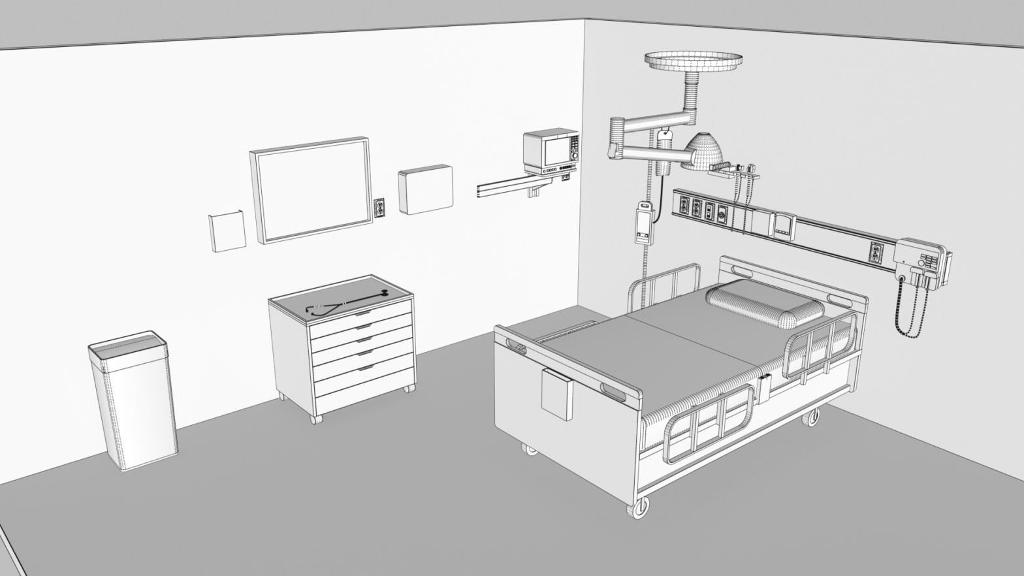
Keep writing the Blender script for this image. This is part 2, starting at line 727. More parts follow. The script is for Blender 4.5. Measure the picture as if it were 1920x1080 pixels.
b = MB(D, 1.6)
link(b, -1.262, -.525, -.22, -.203, 1.2238, 1.2675)
b.build('lower_link', t)
b = MB(D, 1.6)
link(b, -1.262, -.340, -.22, -.203, 1.2685, 1.307)
b.build('upper_link', t)
b = MB(D, 1.2)
b.prism('z', rrect(-.694, -.333, -.297, -.078, .006, 3), 1.309, 1.3235, dash=False)
b.build('platform', t)

t = thing('patient_monitor', 'boxy white patient monitor with a keypad beside its screen on the wall arm', 'monitor', (-.51, -.19, 1.3235))
b = MB(7.1, 1.1)
b.prism('y', rrect(-.694, -.3027, 1.3715, 1.6145, .014, 3), -.28, -.0665, smooth=True)
b.build('housing', t)
b = MB(7.1, 1.1)
yf = -.2805
b.box(-.693, -.338, -.281, -.08, 1.3245, 1.3715, solid=True)
for k in range(9):
    y = -.268 + k * .022
    b.dots([(-.6935, y, 1.3255), (-.6935, y - .006, 1.3345)])
b.line([(-.3787, -.2815, 1.326), (-.3787, -.2815, 1.3705)])
b.build('module_base', t)
b = MB(7.1, 1.0)
b.box(-.694 + .002, -.3045, -.2835, -.2795, 1.586, 1.6125, solid=False)
b.line([(-.693, -.2836, 1.5855), (-.3035, -.2836, 1.5855)])
for x in (-.534, -.436):
    b.line([(x, -.2838, 1.5855), (x, -.2838, 1.614)])
b.build('top_band', t)
b = MB(7.1, 1.3)
b.box(-.6586, -.4025, -.2825, -.2795, 1.3903, 1.5812)
b.line([(-.6565, -.283, 1.392), (-.6565, -.283, 1.580)])
b.line([(-.6586, -.283, 1.392), (-.4025, -.283, 1.392)])
b.build('screen', t)
b = MB(7.1, 0.7)
b.box(-.4005, -.3885, -.2825, -.2795, 1.3903, 1.5812)
b.line([(-.3945, -.283, 1.391), (-.3945, -.283, 1.581)])
b.build('side_strip', t)
b = MB(7.1, 1.3)
b.box(-.3865, -.3165, -.2825, -.2795, 1.389, 1.5812)
pad = b.build('keypad', t)


def keys(b, xs, z0, z1):
    for xa_, xb_ in xs:
        b.box(xa_, xb_, -.2855, -.2825, z0, z1)


for (xs, rows) in ((((-.384, -.364), (-.360, -.342), (-.338, -.321)), ((1.566, 1.577), (1.549, 1.561))),
                   (((-.383, -.356), (-.351, -.322)), ((1.527, 1.542), (1.505, 1.521), (1.483, 1.499)))):
    for za, zb in rows:
        for xa_, xb_ in xs:
            b = MB(7.1, 1.6)
            b.box(xa_, xb_, -.2860, -.2825, za, zb)
            b.build('key', pad)
for xa_, xb_, za, zb in ((-.382, -.364, 1.458, 1.470), (-.346, -.326, 1.460, 1.473), (-.382, -.366, 1.394, 1.404), (-.352, -.347, 1.394, 1.399)):
    b = MB(7.1, 1.6)
    b.box(xa_, xb_, -.2860, -.2825, za, zb)
    b.build('key', pad)
b = MB(7.1, 1.8)
b.lathe([(.021, 0), (.020, .009)], (-.350, -.2825, 1.430), (0, -1, 0), 18, dash=False)
b.build('dial', pad)
for i, x in enumerate((-.667, -.6315, -.6056, -.579, -.5517, -.4954, -.4652, -.4443, -.4227, -.3985)):
    b = MB(7.1, 1.6 if i < 5 else 2.2)
    b.lathe([(.0088, 0), (.0088, .004)], (x, -.281, 1.348), (0, -1, 0), 12, dash=False)
    if i > 4:
        b.prism('y', circ(x, 1.348, .0062, 8), -.2865, -.285, m=1, dash=False)
    b.build('port', t)
b = MB(7.1, 1.1)
b.box(-.371, -.346, -.2825, -.281, 1.341, 1.356)
b.line([(-.371, -.2828, 1.3485), (-.346, -.2828, 1.3485)])
b.line([(-.3585, -.2828, 1.341), (-.3585, -.2828, 1.356)])
b.build('side_port', t)

# ------------------------------------------------------------------ exam light
LX, LY = -1.677, -2.501
CX, CY = -2.171, -2.481
t = thing('exam_light', 'exam light with domed lamp head on a jointed arm under a round ceiling ring', 'exam light', (LX, LY, 2.44))
b = MB(4.5, 1.1)
R1, R2 = .2341, .209
b.lathe([(R2 - .004, 2.3865), (R2, 2.3865), (R2, 2.412), (R1, 2.412), (R1, 2.44)], (LX, LY, 0), 'z', 48, cap=(False, False))
b.lathe([(R1 - .004, 2.44), (R1 - .004, 2.416), (R2 - .004, 2.414), (R2 - .004, 2.3885)], (LX, LY, 0), 'z', 48, cap=(False, False))
b.lathe([(.0, 2.3865), (R2 - .004, 2.3865)], (LX, LY, 0), 'z', 48, cap=(False, False), solid=False, dash=False)
b.lathe([(R2 - .004, 2.3885), (.0, 2.3885)], (LX, LY, 0), 'z', 48, cap=(False, False), solid=False, dash=False)
b.build('ceiling_ring', t)
b = MB(4.53, 1.3, per=3.75)
b.lathe([(.032, 2.308), (.032, 2.387)], (LX, LY, 0), 'z', 40)
b.lathe([(.029, 2.184), (.029, 2.308)], (LX, LY, 0), 'z', 40)
b.lathe([(.0322, 2.106), (.0322, 2.184)], (LX, LY, 0), 'z', 40)
b.line([(LX + .0326 * math.cos(a * PI / 12), LY + .0326 * math.sin(a * PI / 12), 2.308) for a in range(24)], True)
b.line([(LX + .0326 * math.cos(a * PI / 12), LY + .0326 * math.sin(a * PI / 12), 2.1845) for a in range(24)], True)
b.build('drop_pole', t)


def bar_frame(A, B):
    A, B = Vector(A), Vector(B)
    X = (B - A).normalized()
    Y = Vector((0, 0, 1)).cross(X).normalized()
    Z = X.cross(Y)
    return Matrix(((X.x, Y.x, Z.x, A.x), (X.y, Y.y, Z.y, A.y), (X.z, Y.z, Z.z, A.z), (0, 0, 0, 1))), (B - A).length


M, L = bar_frame((CX, CY, 2.1406), (LX, LY, 2.1406))
b = MB(4.4, 1.0, M)
b.prism('x', rrect(-.024, .024, -.029, .029, .015, 5), 0.02, L - .02, smooth=True, solid=False)
b.build('upper_arm', t)
b = MB(4.32, 1.0, per=3.75)
b.lathe([(.032, 1.994), (.032, 2.183)], (CX, CY, 0), 'z', 40)
b.build('elbow_column', t)
PV = (-1.632, -2.481, 1.932)
A2 = Vector((-2.207, -2.487, 2.033))
M, L = bar_frame(A2, (PV[0], -2.487, PV[2]))
b = MB(4.5, 1.0, M)
b.prism('x', rrect(-.0225, .0225, -.0285, .0285, .013, 5), 0.0, L - .01, smooth=True, dash=True)
b.build('lower_arm', t)
b = MB(4.3, 1.1)
b.box(-2.205, -2.196, -2.5155, -2.4735, 2.034, 2.0705)
b.build('arm_clamp', t)
b = MB(4.75, 1.1)
# half-round knuckle: a disc cut off square to the arm
dirx, dirz = .985, -.173
kc = (-1.6105, 1.9288)
ha = math.radians(69.5)
b.prism('y', [(kc[0] + .045 * (-dirx * math.cos(a_) - dirz * math.sin(a_)), kc[1] + .045 * (-dirz * math.cos(a_) + dirx * math.sin(a_)))
              for a_ in [ha * (i / 9.0 - 1) for i in range(19)]], -2.513, -2.452, smooth=False, low=4)
b.build('pivot', t)
b = MB(4.7, 1.0)
b.lathe([(.016, -.008), (.018, 0)], (-1.728, -2.487, 1.928), 'z', 12, dash=False)
b.build('tension_knob', t)
DX, DY = -1.527, -2.481
b = MB(4.75, 1.1)
prof = [(.1072, 1.867), (.1063, 1.8865), (.1035, 1.907), (.0987, 1.928), (.0925, 1.947),
        (.0845, 1.967), (.0760, 1.981), (.0650, 1.997), (.0515, 2.013), (.042, 2.024), (.033, 2.034), (.0275, 2.038), (.0214, 2.039)]
b.lathe(prof, (DX, DY, 0), 'z', 42, cap=(False, True), ang=60)
b.lathe([(.1, 1.8725), (.1, 1.8665), (.1072, 1.8665)], (DX, DY, 0), 'z', 48, cap=(True, False), dash=False)
b.line([(DX + .0285 * math.cos(a * PI / 12), DY + .0285 * math.sin(a * PI / 12), 2.0385) for a in range(24)], True)
b.line([(DX + .025 * math.cos(a * PI / 12), DY + .025 * math.sin(a * PI / 12), 2.0395) for a in range(24)], True)
b.build('lamp_head', t)
b = MB(4.65, 1.4)
hy, hz = -2.592, 1.886
b.tube([(-1.578, hy, hz), (-1.456, hy, hz)], .0128, 12, stripe=None)
for k in range(9):
    x = -1.572 + k * .0135
    b.line([(x, hy + .0134 * math.cos(a * PI / 6), hz + .0134 * math.sin(a * PI / 6)) for a in range(12)], True)
for a in range(12):
    b.dots([(-1.578, hy + .0131 * math.cos(a * PI / 6), hz + .0131 * math.sin(a * PI / 6)), (-1.456, hy + .0131 * math.cos(a * PI / 6), hz + .0131 * math.sin(a * PI / 6))])
b.lathe([(.012, 0), (.012, .008), (.008, .014), (.003, .0165)], (-1.456, hy, hz), 'x', 12)
b.box(-1.585, -1.578, hy - .008, hy + .013, hz - .0135, hz + .0135)
b.build('handle', t)

# ------------------------------------------------------------------ iv pole, bag, pump, line
IX, IY = -.42, -1.14
t = thing('iv_pole', 'thin upright drip stand in the gap between bed and left wall', 'iv pole', (IX, IY, 0))
D = 6.6
b = MB(D, 1.6)
b.lathe([(.0108, .06), (.0108, 1.80)], (IX, IY, 0), 'z', 14, dash=False)
for k in range(142):
    z = .07 + k * .0122
    n = 10
    b.line([(IX + .0112 * math.cos(PI * .75 + a * PI / n * 1.3), IY + .0112 * math.sin(PI * .75 + a * PI / n * 1.3), z) for a in range(n + 1)])
b.build('pole', t)
b = MB(D, 1.0)
for k in range(5):
    a = 2 * PI * k / 5 + .3
    M, L = bar_frame((IX, IY, .065), (IX + .19 * math.cos(a), IY + .19 * math.sin(a), .05))
    bb = MB(D, 1.0, M)
    b.M = M
    b.prism('x', rrect(-.013, .013, -.008, .008, .004, 2), 0, L, dash=False)
    b.M = None
    b.lathe([(.022, -.011), (.022, .011)], (IX + .18 * math.cos(a), IY + .18 * math.sin(a), .022), (math.cos(a + PI / 2), math.sin(a + PI / 2), 0), 12, dash=False)
b.build('star_base', t)
b = MB(D, 1.0)
BX, BY = IX + .094 * .77, IY - .094 * .63
ux, uy = .77, -.63
hk = [(IX, IY, 1.795), (IX + ux * .06, IY + uy * .06, 1.797)]
for k in range(9):
    a_ = PI * k / 8
    hk.append((BX - ux * .025 * math.cos(a_), BY - uy * .025 * math.cos(a_), 1.766 - .036 * math.sin(a_)))
hk.append((BX + ux * .027, BY + uy * .027, 1.785))
b.tube(hk, .0042, 6)
b.build('hook', t, BLACK)

wx, wy = .86, -.51            # width direction of the bag
nx, ny = -.51, -.86           # towards the room
MBAG = Matrix(((wx, nx, 0, BX), (wy, ny, 0, BY), (0, 0, 1, 0), (0, 0, 0, 1)))
t = thing('iv_bag', 'white drip bag hanging behind the exam light arm', 'iv bag', (BX, BY, 1.43))
b = MB(6.45, 1.1, MBAG)
zt0, zt1 = 1.686, 1.755
pts = [(-.052, zt0), (.052, zt0), (.052, zt0 + .040)] + [(.052 - .024 * (1 - math.cos(a)), zt0 + .040 + .024 * math.sin(a)) for a in (.5, 1.0, 1.5)]
pts += [(-.052 + .024 * (1 - math.cos(a)), zt0 + .040 + .024 * math.sin(a)) for a in (1.5, 1.0, .5)] + [(-.052, zt0 + .040)]
hole = [(.000 + .010 * math.cos(a * PI / 5), zt0 + .045 + .010 * math.sin(a * PI / 5)) for a in range(10)]
b.prism('y', pts, -.004, .004, holes=[hole], dash=False)
b.build('hanger_tab', t)
b = MB(6.5, 1.1, MBAG)
rings = []
for z, w_, d_ in ((1.430, .047, .010), (1.442, .050, .018), (1.50, .0515, .024), (1.58, .052, .024), (1.64, .052, .018), (1.687, .052, .006)):
    rings.append([(w_ * math.copysign(abs(math.cos(a)) ** .6, math.cos(a)), d_ * math.copysign(abs(math.sin(a)) ** .8, math.sin(a)), z) for a in [2 * PI * i / 28 for i in range(28)]])
fine = []
for r0, r1 in zip(rings, rings[1:]):
    k = max(1, round((r1[0][2] - r0[0][2]) / .015))
    for j in range(k):
        fine.append([tuple(p + (q_ - p) * j / k for p, q_ in zip(a_, b_)) for a_, b_ in zip(r0, r1)])
fine.append(rings[-1])
b.loft(fine, low=.0, ang=60)
for e in (0, 2, 5, 9, 13):
    if e < len(fine):
        b.dots(fine[e] + [fine[e][0]])
b.build('bag', t)

wx2, wy2 = .331, -.944
nx2, ny2 = -.944, -.331
PXc, PYc = IX + nx2 * .013, IY + ny2 * .013
MP = Matrix(((wx2, nx2, 0, PXc), (wy2, ny2, 0, PYc), (0, 0, 1, 0), (0, 0, 0, 1)))
t = thing('infusion_pump', 'white infusion pump with two knobs and a carry handle clamped on the drip stand', 'pump', (PXc, PYc, .93))
D = 6.6
b = MB(D, 1.1, MP)
hw, z0, z1, dp = .0605, .930, 1.184, .050
b.box(-hw, hw, 0, dp, z0, z1)
b.build('case', t)
b = MB(D, 1.2, MP)
b.box(-hw + .013, hw - .013, dp, dp + .003, z0 + .017, z1 - .014)
for z in (z0 + .083, z0 + .058, z0 + .040):
    b.line([(-hw + .013, dp + .0032, z), (hw - .013, dp + .0032, z)])
b.build('face_panel', t)
for u in (-.031, .030):
    b = MB(D, 1.6, MP)
    b.lathe([(.0105, 0), (.0095, .009)], (u, dp + .003, z0 + .0705), (0, 1, 0), 14, dash=False)
    b.build('knob', t)
b = MB(D, 1.3, MP)
b.prism('y', rrect(-.050, .050, z1 - .002, z1 + .060, (0, 0, .026, .026), 5), .024, .044, holes=[rrect(-.030, .030, z1 + .022, z1 + .044, .0108, 5)])
b.build('carry_handle', t)
b = MB(D, 1.0, MP)
b.box(-.018, .018, -.024, 0, z0 + .09, z0 + .14)
b.build('clamp', t)
t = thing('iv_line', 'black drip line running from the bag down into the pump side', 'tube', (BX, BY, 1.1))
b = MB(D)
ex, ey = PXc + wx2 * .0605 + nx2 * .025, PYc + wy2 * .0605 + ny2 * .025
b.tube(smooth_path([(BX, BY, 1.432), (BX, BY, 1.34), (BX - .001, BY, 1.26), (BX - .004, BY, 1.185), (BX - .014, BY - .002, 1.135), (BX - .035, BY - .005, 1.107), (ex + wx2 * .012, ey + wy2 * .012, 1.098), (ex, ey, 1.097)], 5), .0068, 8)
b.build('line', t, BLACK)

# ------------------------------------------------------------------ headwall rail on the right wall
t = thing('headwall_rail', 'long horizontal equipment rail on the right wall above the bed head', 'rail', (0, -2.1, 1.06))
YA, YB = -1.066, -3.1634
D = 6.1
b = MB(D, 1.1)
b.box(-RX, -.001, YB, YA, 1.079, 1.2345)
b.build('channel', t)
for za, zb in ((1.2345, 1.2535), (1.061, 1.079)):
    b = MB(D, 1.5)
    pr = [(-.001, za), (-.058, za), (-.0615, za + .004), (-.0615, zb - .004), (-.058, zb), (-.001, zb)]
    v = [(x, y, z) for y in (YB + .012, YA) for x, z in pr]
    f = [(i, (i + 1) % 6, 6 + (i + 1) % 6, 6 + i) for i in range(6)] + [(5, 4, 3, 2, 1, 0), (6, 7, 8, 9, 10, 11)]
    b.add(v, f, ang=20)
    b.build('flange', t)
b = MB(5.5, 1.1)
b.box(-.050, -.001, YB, YB + .010, 1.057, 1.2535)
b.build('end_cap', t)
# ------------------------------------------------------------------ open box and gauge on the rail
t = thing('glove_box_holder', 'open topped white box fixed to the middle of the headwall rail', 'box', (-.088, -1.897, 1.1045))
b = MB(6.35, 1.15)
xa, xb, ya, yb, za, zb, q = -.1145, -.0635, -1.9675, -1.8275, 1.1045, 1.2605, .004
o4 = [(xa, ya), (xb, ya), (xb, yb), (xa, yb)]
i4 = [(xa + q, ya + q), (xb - q, ya + q), (xb - q, yb - q), (xa + q, yb - q)]
b.loft([[(x, y, za) for x, y in o4], [(x, y, zb) for x, y in o4], [(x, y, zb) for x, y in i4], [(x, y, za + .01) for x, y in i4]], smooth=False)
b.build('holder', t)
t = thing('rail_gauge', 'white control unit with four small buttons beside the open box on the rail', 'control unit', (-.085, -2.073, 1.1))
b = MB(6.25, 1.15)
ya, yb, za, zb = -2.1378, -2.0075, 1.1065, 1.2765
arc = lambda s_, z, h: [(ya + (yb - ya) * i / 8, z + s_ * h * math.sin(PI * i / 8)) for i in range(9)]
pts = arc(-1, za, .006) + arc(1, zb, .004)[::-1]
b.prism('x', pts, -.1045, -.0625, low=30)
b.build('case', t)
b = MB(6.25, 1.25)
pts = [(-2.128, 1.146), (-2.0125, 1.146)] + [(-2.0125 - .1155 * i / 8, 1.258 + .010 * math.sin(PI * i / 8)) for i in range(9)]
b.prism('x', pts, -.1085, -.1045, low=30)
b.line([(-.1088, -2.1255, 1.148), (-.1088, -2.1255, 1.256)])
b.build('face_panel', t)
for k in range(4):
    b = MB(6.25, 1.3)
    yc = -2.034 - k * .0245
    b.prism('x', rrect(yc - .0105, yc + .0105, 1.1505, 1.1635, .004, 2), -.111, -.1085, dash=False)
    b.build('button', t)

# ------------------------------------------------------------------ diagnostic instrument rack above the rail
t = thing('instrument_rack', 'white wall rack with a notched shelf holding two diagnostic handles', 'rack', (0, -1.57, 1.428))
D = 6.45
b = MB(D, 1.1)
b.box(-.066, -.001, -1.5675, -1.382, 1.4285, 1.4565)
b.build('lower_block', t)
b = MB(D, 1.1)
b.box(-.066, -.001, -1.5675, -1.382, 1.4765, 1.5085)
b.build('upper_block', t)
b = MB(D, 1.1)
xf = -.069


def notch(y):
    return [(xf, y + .030), (xf + .012, y + .017), (xf + .030, y + .013), (xf + .034, y), (xf + .030, y - .013), (xf + .012, y - .017), (xf, y - .030)]


o = [(-.001, -1.48), (xf, -1.48)] + notch(-1.638) + notch(-1.737) + [(xf, -1.7765), (-.001, -1.7765)]
b.prism('z', o, 1.4583, 1.4757)
b.line([(xf - .0005, -1.522, 1.4583), (xf - .0005, -1.522, 1.4757)])
b.line([(xf - .0005, -1.537, 1.4583), (xf - .0005, -1.537, 1.4757)])
b.build('shelf', t)


def handle(y, kind, label, yc2):
    x = -.067
    t = thing('diagnostic_handle', label, 'diagnostic instrument', (x, y, 1.34), 'diagnostic handles in the wall rack')
    b = MB(D, 1.2)
    b.tube([(x, y, 1.335), (x, y, 1.50)], .0090, 10, stripe=(.0135, .55))
    b.build('grip', t)
    b = MB(D, 1.0)
    if kind == 'scope':
        b.lathe([(.010, 0), (.013, .010), (.013, .034), (.009, .042)], (x, y, 1.498), 'z', 12, m=1, dash=False)
        b.build('head', t)
        b = MB(D, 1.1)
        b.prism('x', [(y - .012, 1.530), (y - .038, 1.536), (y - .034, 1.507), (y - .013, 1.513)], x - .012, x + .012)
        b.build('eyepiece', t)
    else:
        b.prism('x', [(y + .008, 1.497), (y + .016, 1.525), (y + .003, 1.558), (y - .012, 1.558), (y - .012, 1.50)], x - .014, x + .010)
        b.prism('x', [(y - .012, 1.50), (y - .012, 1.558), (y - .028, 1.553), (y - .033, 1.531), (y - .026, 1.506)], x - .012, x + .010)
        for k in range(4):
            b.box(x - .0155, x - .014, y - .009, y + .004, 1.508 + k * .010, 1.5135 + k * .010, m=1)
        b.build('head', t)
    b = MB(D)
    xo = -.074
    b.tube(smooth_path([(x, y, 1.338), (xo, y, 1.30), (xo, y + .002, 1.25), (xo, y + .003, 1.20), (xo, y + .003, 1.12), (xo, y + .0045, 1.075), (xo, y + .004, 1.060), (xo, y + .000, 1.062), (xo, y - .001, 1.08),
                        (xo, y - .001, 1.16), (xo, y + .001, 1.225), (xo, y - .002, 1.252), (xo, y - .018, 1.285), (xo, y - .0265, 1.31), (xo + .003, y - .030, 1.345), (xo + .008, y - .029, 1.40), (xo + .014, y - .027, 1.459)], 6), .0042, 7,
           stripe=(.014, .86))
    b.build('cord', t)


handle(-1.640, 'scope', 'diagnostic handle with a round black head in the left notch of the rack', 0)
handle(-1.7395, 'cone', 'diagnostic handle with a flared white head in the right notch of the rack', 0)

# ------------------------------------------------------------------ vital signs unit on the rail end
t = thing('vital_signs_unit', 'white vital signs unit with buttons and two probe cradles at the rail end', 'vital signs monitor', (-.095, -3.02, 1.03))
D = 5.55
b = MB(D, 1.15)
b.prism('x', rrect(-3.158, -2.886, 1.031, 1.3015, .036, 6), -.096, -.0645, dash=False, low=30)
b.build('housing', t)
b = MB(D, 1.15)
b.prism('x', rrect(-3.158, -2.879, 1.1575, 1.3025, (0.001, .001, .034, .034), 6), -.131, -.096, dash=False, low=30)
b.line([(-.1315, -2.879, 1.2735), (-.1315, -3.1455, 1.2735), (-.1315, -3.1455, 1.165)])
for x in (-.120, -.109, -.098):
    b.line([(x, -3.124 - .0346 * math.sin(a * PI / 12), 1.2685 + .0346 * math.cos(a * PI / 12)) for a in range(7)])
cov = b.build('front_cover', t)
rows = (1.2375, 1.222, 1.2065, 1.1915, 1.1775)
for yc, rr in ((-3.0597, (0, 1)), (-3.0935, (0, 1, 2, 3, 4)), (-3.1262, (0, 1, 2, 4))):
    for k in rr:
        b = MB(D, 1.2)
        b.box(-.1335, -.131, yc - .0145, yc + .0145, rows[k] - .0052, rows[k] + .0052)
        b.build('button', cov)
b = MB(D, 1.5)
b.lathe([(.0178, 0), (.0178, .003)], (-.131, -3.053, 1.1885), (-1, 0, 0), 20, dash=False)
b.build('round_button', cov)
b = MB(D, 1.5)
b.lathe([(.003, 0), (.003, .002)], (-.131, -2.945, 1.1705), (-1, 0, 0), 8, dash=False, m=1)
b.build('indicator', cov)
b = MB(D, 1.5)
b.lathe([(.0185, 0), (.0185, .005)], (-.096, -2.934, 1.054), (-1, 0, 0), 18, dash=False)
b.lathe([(.007, 0), (.007, .004)], (-.101, -2.934, 1.054), (-1, 0, 0), 10, dash=False, m=1)
b.build('hose_port', t)
for k, (ya, yb, zc0, zc1, zb0) in enumerate(((-3.071, -2.994, 1.1205, 1.152, 1.036), (-3.154, -3.080, 1.1165, 1.148, 1.036))):
    b = MB(D, 1.2)
    b.prism('x', rrect(ya + .002, yb - .006, zb0, zc0, (.014, .014, 0, 0), 4), -.116, -.096, dash=False, low=30)
    b.build('cradle', t)
    pr = thing('probe', ('thermometer probe seated in the left cradle of the vital signs unit', 'thermometer probe seated in the right cradle of the vital signs unit')[k], 'probe', (-.125, (ya + yb) / 2, zb0), 'probes of the vital signs unit')
    b = MB(D, 1.3)
    b.prism('x', rrect(ya, yb, zc0, zc1, (0, 0, .013, .013), 4), -.133, -.1165, dash=False, low=30)
    b.build('cap', pr)
    b = MB(D, 1.3)
    yc = -3.041 if k == 0 else -3.103
    b.box(-.127, -.1165, yc - .009, yc + .009, zb0 + .004, zc0)
    b.line([(-.1272, yc - .006, zb0 + .004), (-.1272, yc - .006, zc0)])
    b.build('stem', pr)
    b = MB(D, 1.3)
    b.lathe([(.0045, 0), (.007, .004), (.0045, .009)], (-.122, yc - .004, zb0 - .006), 'z', 10, dash=False)
    b.build('strain_relief', pr)
t = thing('sensor_cable', 'black ribbed cable hanging in a loop below the vital signs unit', 'cable', (-.115, -3.0, .715))
b = MB(D)
xo = -.118
b.tube(smooth_path([(-.103, -2.934, 1.054), (-.114, -2.938, 1.035), (xo, -2.943, .985), (xo, -2.944, .90), (xo, -2.946, .825), (xo, -2.953, .765), (xo, -2.967, .737), (xo, -2.987, .722), (xo, -3.008, .714)], 6), .0088, 10, stripe=(.019, .93))
b.build('trunk', t)
b = MB(D)
b.tube(smooth_path([(xo, -3.006, .715), (xo, -3.022, .722), (xo, -3.036, .740), (xo, -3.044, .775), (xo, -3.046, .83), (xo, -3.047, .907), (xo, -3.046, 1.0), (xo, -3.045, 1.032)], 6), .0052, 8, stripe=(.0155, .78))
b.build('branch', t)
b = MB(D)
b.tube(smooth_path([(xo, -3.004, .715), (xo, -3.035, .709), (xo, -3.068, .712), (xo, -3.088, .724), (xo, -3.098, .75), (xo, -3.102, .79), (xo, -3.108, .91), (xo, -3.109, .98), (xo, -3.108, 1.032)], 6), .0055, 8, stripe=(.0165, .82))
b.build('branch', t)

# ------------------------------------------------------------------ hospital bed
BX0, BX1 = -2.185, -.053            # outer faces of foot board and head board
BY0, BY1 = -2.715, -1.558
BC = (BY0 + BY1) / 2
bed = thing('hospital_bed', 'white hospital bed on casters with panel ends and four side rails', 'bed', (-1.12, BC, 0))


def end_board(name, xf, d, front):
    """front = -1: outer face towards -x (foot board); +1: mirrored (head board)"""
    g = .006
    b = MB(d, 1.15)
    if front < 0:
        x_cap, x_mid = (xf, xf + .026), (xf + g, xf + .026)
    else:
        x_cap, x_mid = (xf - .026, xf), (xf - .026 + .003, xf)
    b.prism('x', rrect(BY0, BY1, .8165, .8575, (0, 0, .020, .020), 5), x_cap[0], x_cap[1])
    b.prism('x', rrect(BY0, BY1, .7515, .8165, 0), x_mid[0], x_mid[1],
            holes=[rrect(-2.6235, -2.4395, .7575, .8125, .0272, 6), rrect(-1.8465, -1.6625, .7575, .8125, .0272, 6)])
    ob = b.build(name, bed)
    b = MB(d, 1.15)
    b.prism('x', rrect(BY0 + .001, BY1 - .001, .189, .7515, (.022, .022, 0, 0), 4), x_cap[0], x_cap[1], dash=False, low=30)
    b.line([(x_cap[0] - .001, BY0, .7515), (x_cap[0] - .001, BY1, .7515)])
    b.build('panel', ob)
    return ob


end_board('foot_board', BX0, 5.0, -1)
end_board('head_board', BX1, 6.3, 1)
xi0, xi1 = BX0 + .026, BX1 - .026
for s_ in (-1, 1):
    yy = lambda y: BC + s_ * (BC - y) * -1 if s_ > 0 else y

    def m(y):
        return y if s_ < 0 else 2 * BC - y
    b = MB(5.3, 1.2)
    b.box(xi0, BX1 + .001, m(-2.7165), m(-2.690), .4625, .4985)
    b.build('upper_rail', bed)
    b = MB(5.3, 1.15)
    b.box(xi0, xi1 - .001, m(-2.686), m(-2.630), .196, .236)
    b.build('lower_rail', bed)
    b = MB(5.3, 1.1)
    b.box(xi0, xi1 - .001, m(-2.660), m(-2.645), .236, .4985, solid=True)
    b.build('side_panel', bed)
b = MB(5.3, 1.0)
b.box(xi0 + .01, xi1 - .01, BY0 + .07, BY1 - .07, .47, .490, solid=False)
b.build('deck', bed)


def side_rail(x0, x1, z0, z1, s_, d):
    def m(y):
        return y if s_ < 0 else 2 * BC - y
    ya, yb = sorted((m(-2.770), m(-2.740)))
    b = MB(d, 1.15)
    q = .010
    out = rrect(x0, x1, z0, z1, (.046, .078, .046, .078), 8)
    inn = rrect(x0 + q, x1 - q, z0 + q, z1 - q, (.037, .068, .037, .068), 8)
    b.prism('y', out, ya, yb, holes=[inn])
    ob = b.build('side_rail', bed)
    xm = (x0 + x1) / 2
    y2, y3 = sorted((m(-2.767), m(-2.748)))
    for u in (-.131, .103):
        b = MB(d, 1.15)
        b.box(xm + u - .0105, xm + u + .0105, y2, y3, z0 + q, z1 - q)
        b.build('upright', ob)
    return ob


for s_ in (-1, 1):
    dd = 5.2 if s_ < 0 else 6.0
    side_rail(-.978, -.266, .571, .833, s_, dd)
    side_rail(-2.002, -1.2845, .3875, .6495, s_, dd - .35)
    ya, yb = (-2.7395, -2.7165) if s_ < 0 else (2 * BC + 2.7165, 2 * BC + 2.7395)
    for x in (-.7255, -.477, -1.752, -1.526):
        if s_ > 0:
            x -= .017
        b = MB(dd, 1.15)
        b.prism('x', rrect(ya, yb, .460, .646 if s_ < 0 else .642, (0, 0, .008, .008), 3), x - .012, x + .012, dash=False, low=30)
        b.build('rail_post', bed)
b = MB(5.2, 1.2)
b.box(-1.174, -1.077, -2.7335, -2.7085, .468, .6275)
b.line([(-1.121, -2.734, .6275), (-1.121, -2.734, .6095)])
for k in range(4):
    b.line([(-1.166 + k * .0125, -2.731, .628), (-1.159 + k * .0125, -2.711, .628)])
    b.line([(-1.127 + k * .0125, -2.731, .628), (-1.120 + k * .0125, -2.711, .628)])
cb = b.build('control_box', bed)
b = MB(5.2, 1.3)
b.box(-1.163, -1.144, -2.729, -2.713, .6275, .6305, m=1)
b.build('button', cb)
b = MB(5.2, 1.3)
b.box(-1.107, -1.088, -2.729, -2.713, .6275, .6305, m=1)
b.build('button', cb)
WR = .0665
for x in (-2.0118, -.363):
    for yf in (-2.6187, -1.732):
        d = 4.9 if x < -1 else 6.0
        b = MB(d, 1.15)
        b.box(x - .0105, x + .0105, yf - .010, yf - .004, WR - .012, .1965)
        b.box(x - .012, x + .012, yf + .012, yf + .036, WR * 2 + .001, .1965, solid=False)
        b.cyl((x, yf - .005, WR), (x, yf + .04, WR), .006, 8, solid=False, dash=False)
        cs = b.build('caster', bed)
        b = MB(d, 1.15)
        n = 20
        b.lathe([(.042, -.046), (WR, -.046), (WR, 0), (.042, 0), (.0415, -.004), (.012, -.004)], (x, yf + .0, WR), (0, -1, 0), n, cap=(True, True), dash=False, smooth=False)
        for k in range(n):
            a = 2 * PI * k / n
            for u in (.010, .023, .036):
                b.dots([(x + (WR + .0004) * math.cos(a), yf + u - .0035, WR + (WR + .0004) * math.sin(a)), (x + (WR + .0004) * math.cos(a), yf + u + .0035, WR + (WR + .0004) * math.sin(a))])
        b.build('wheel', cs)

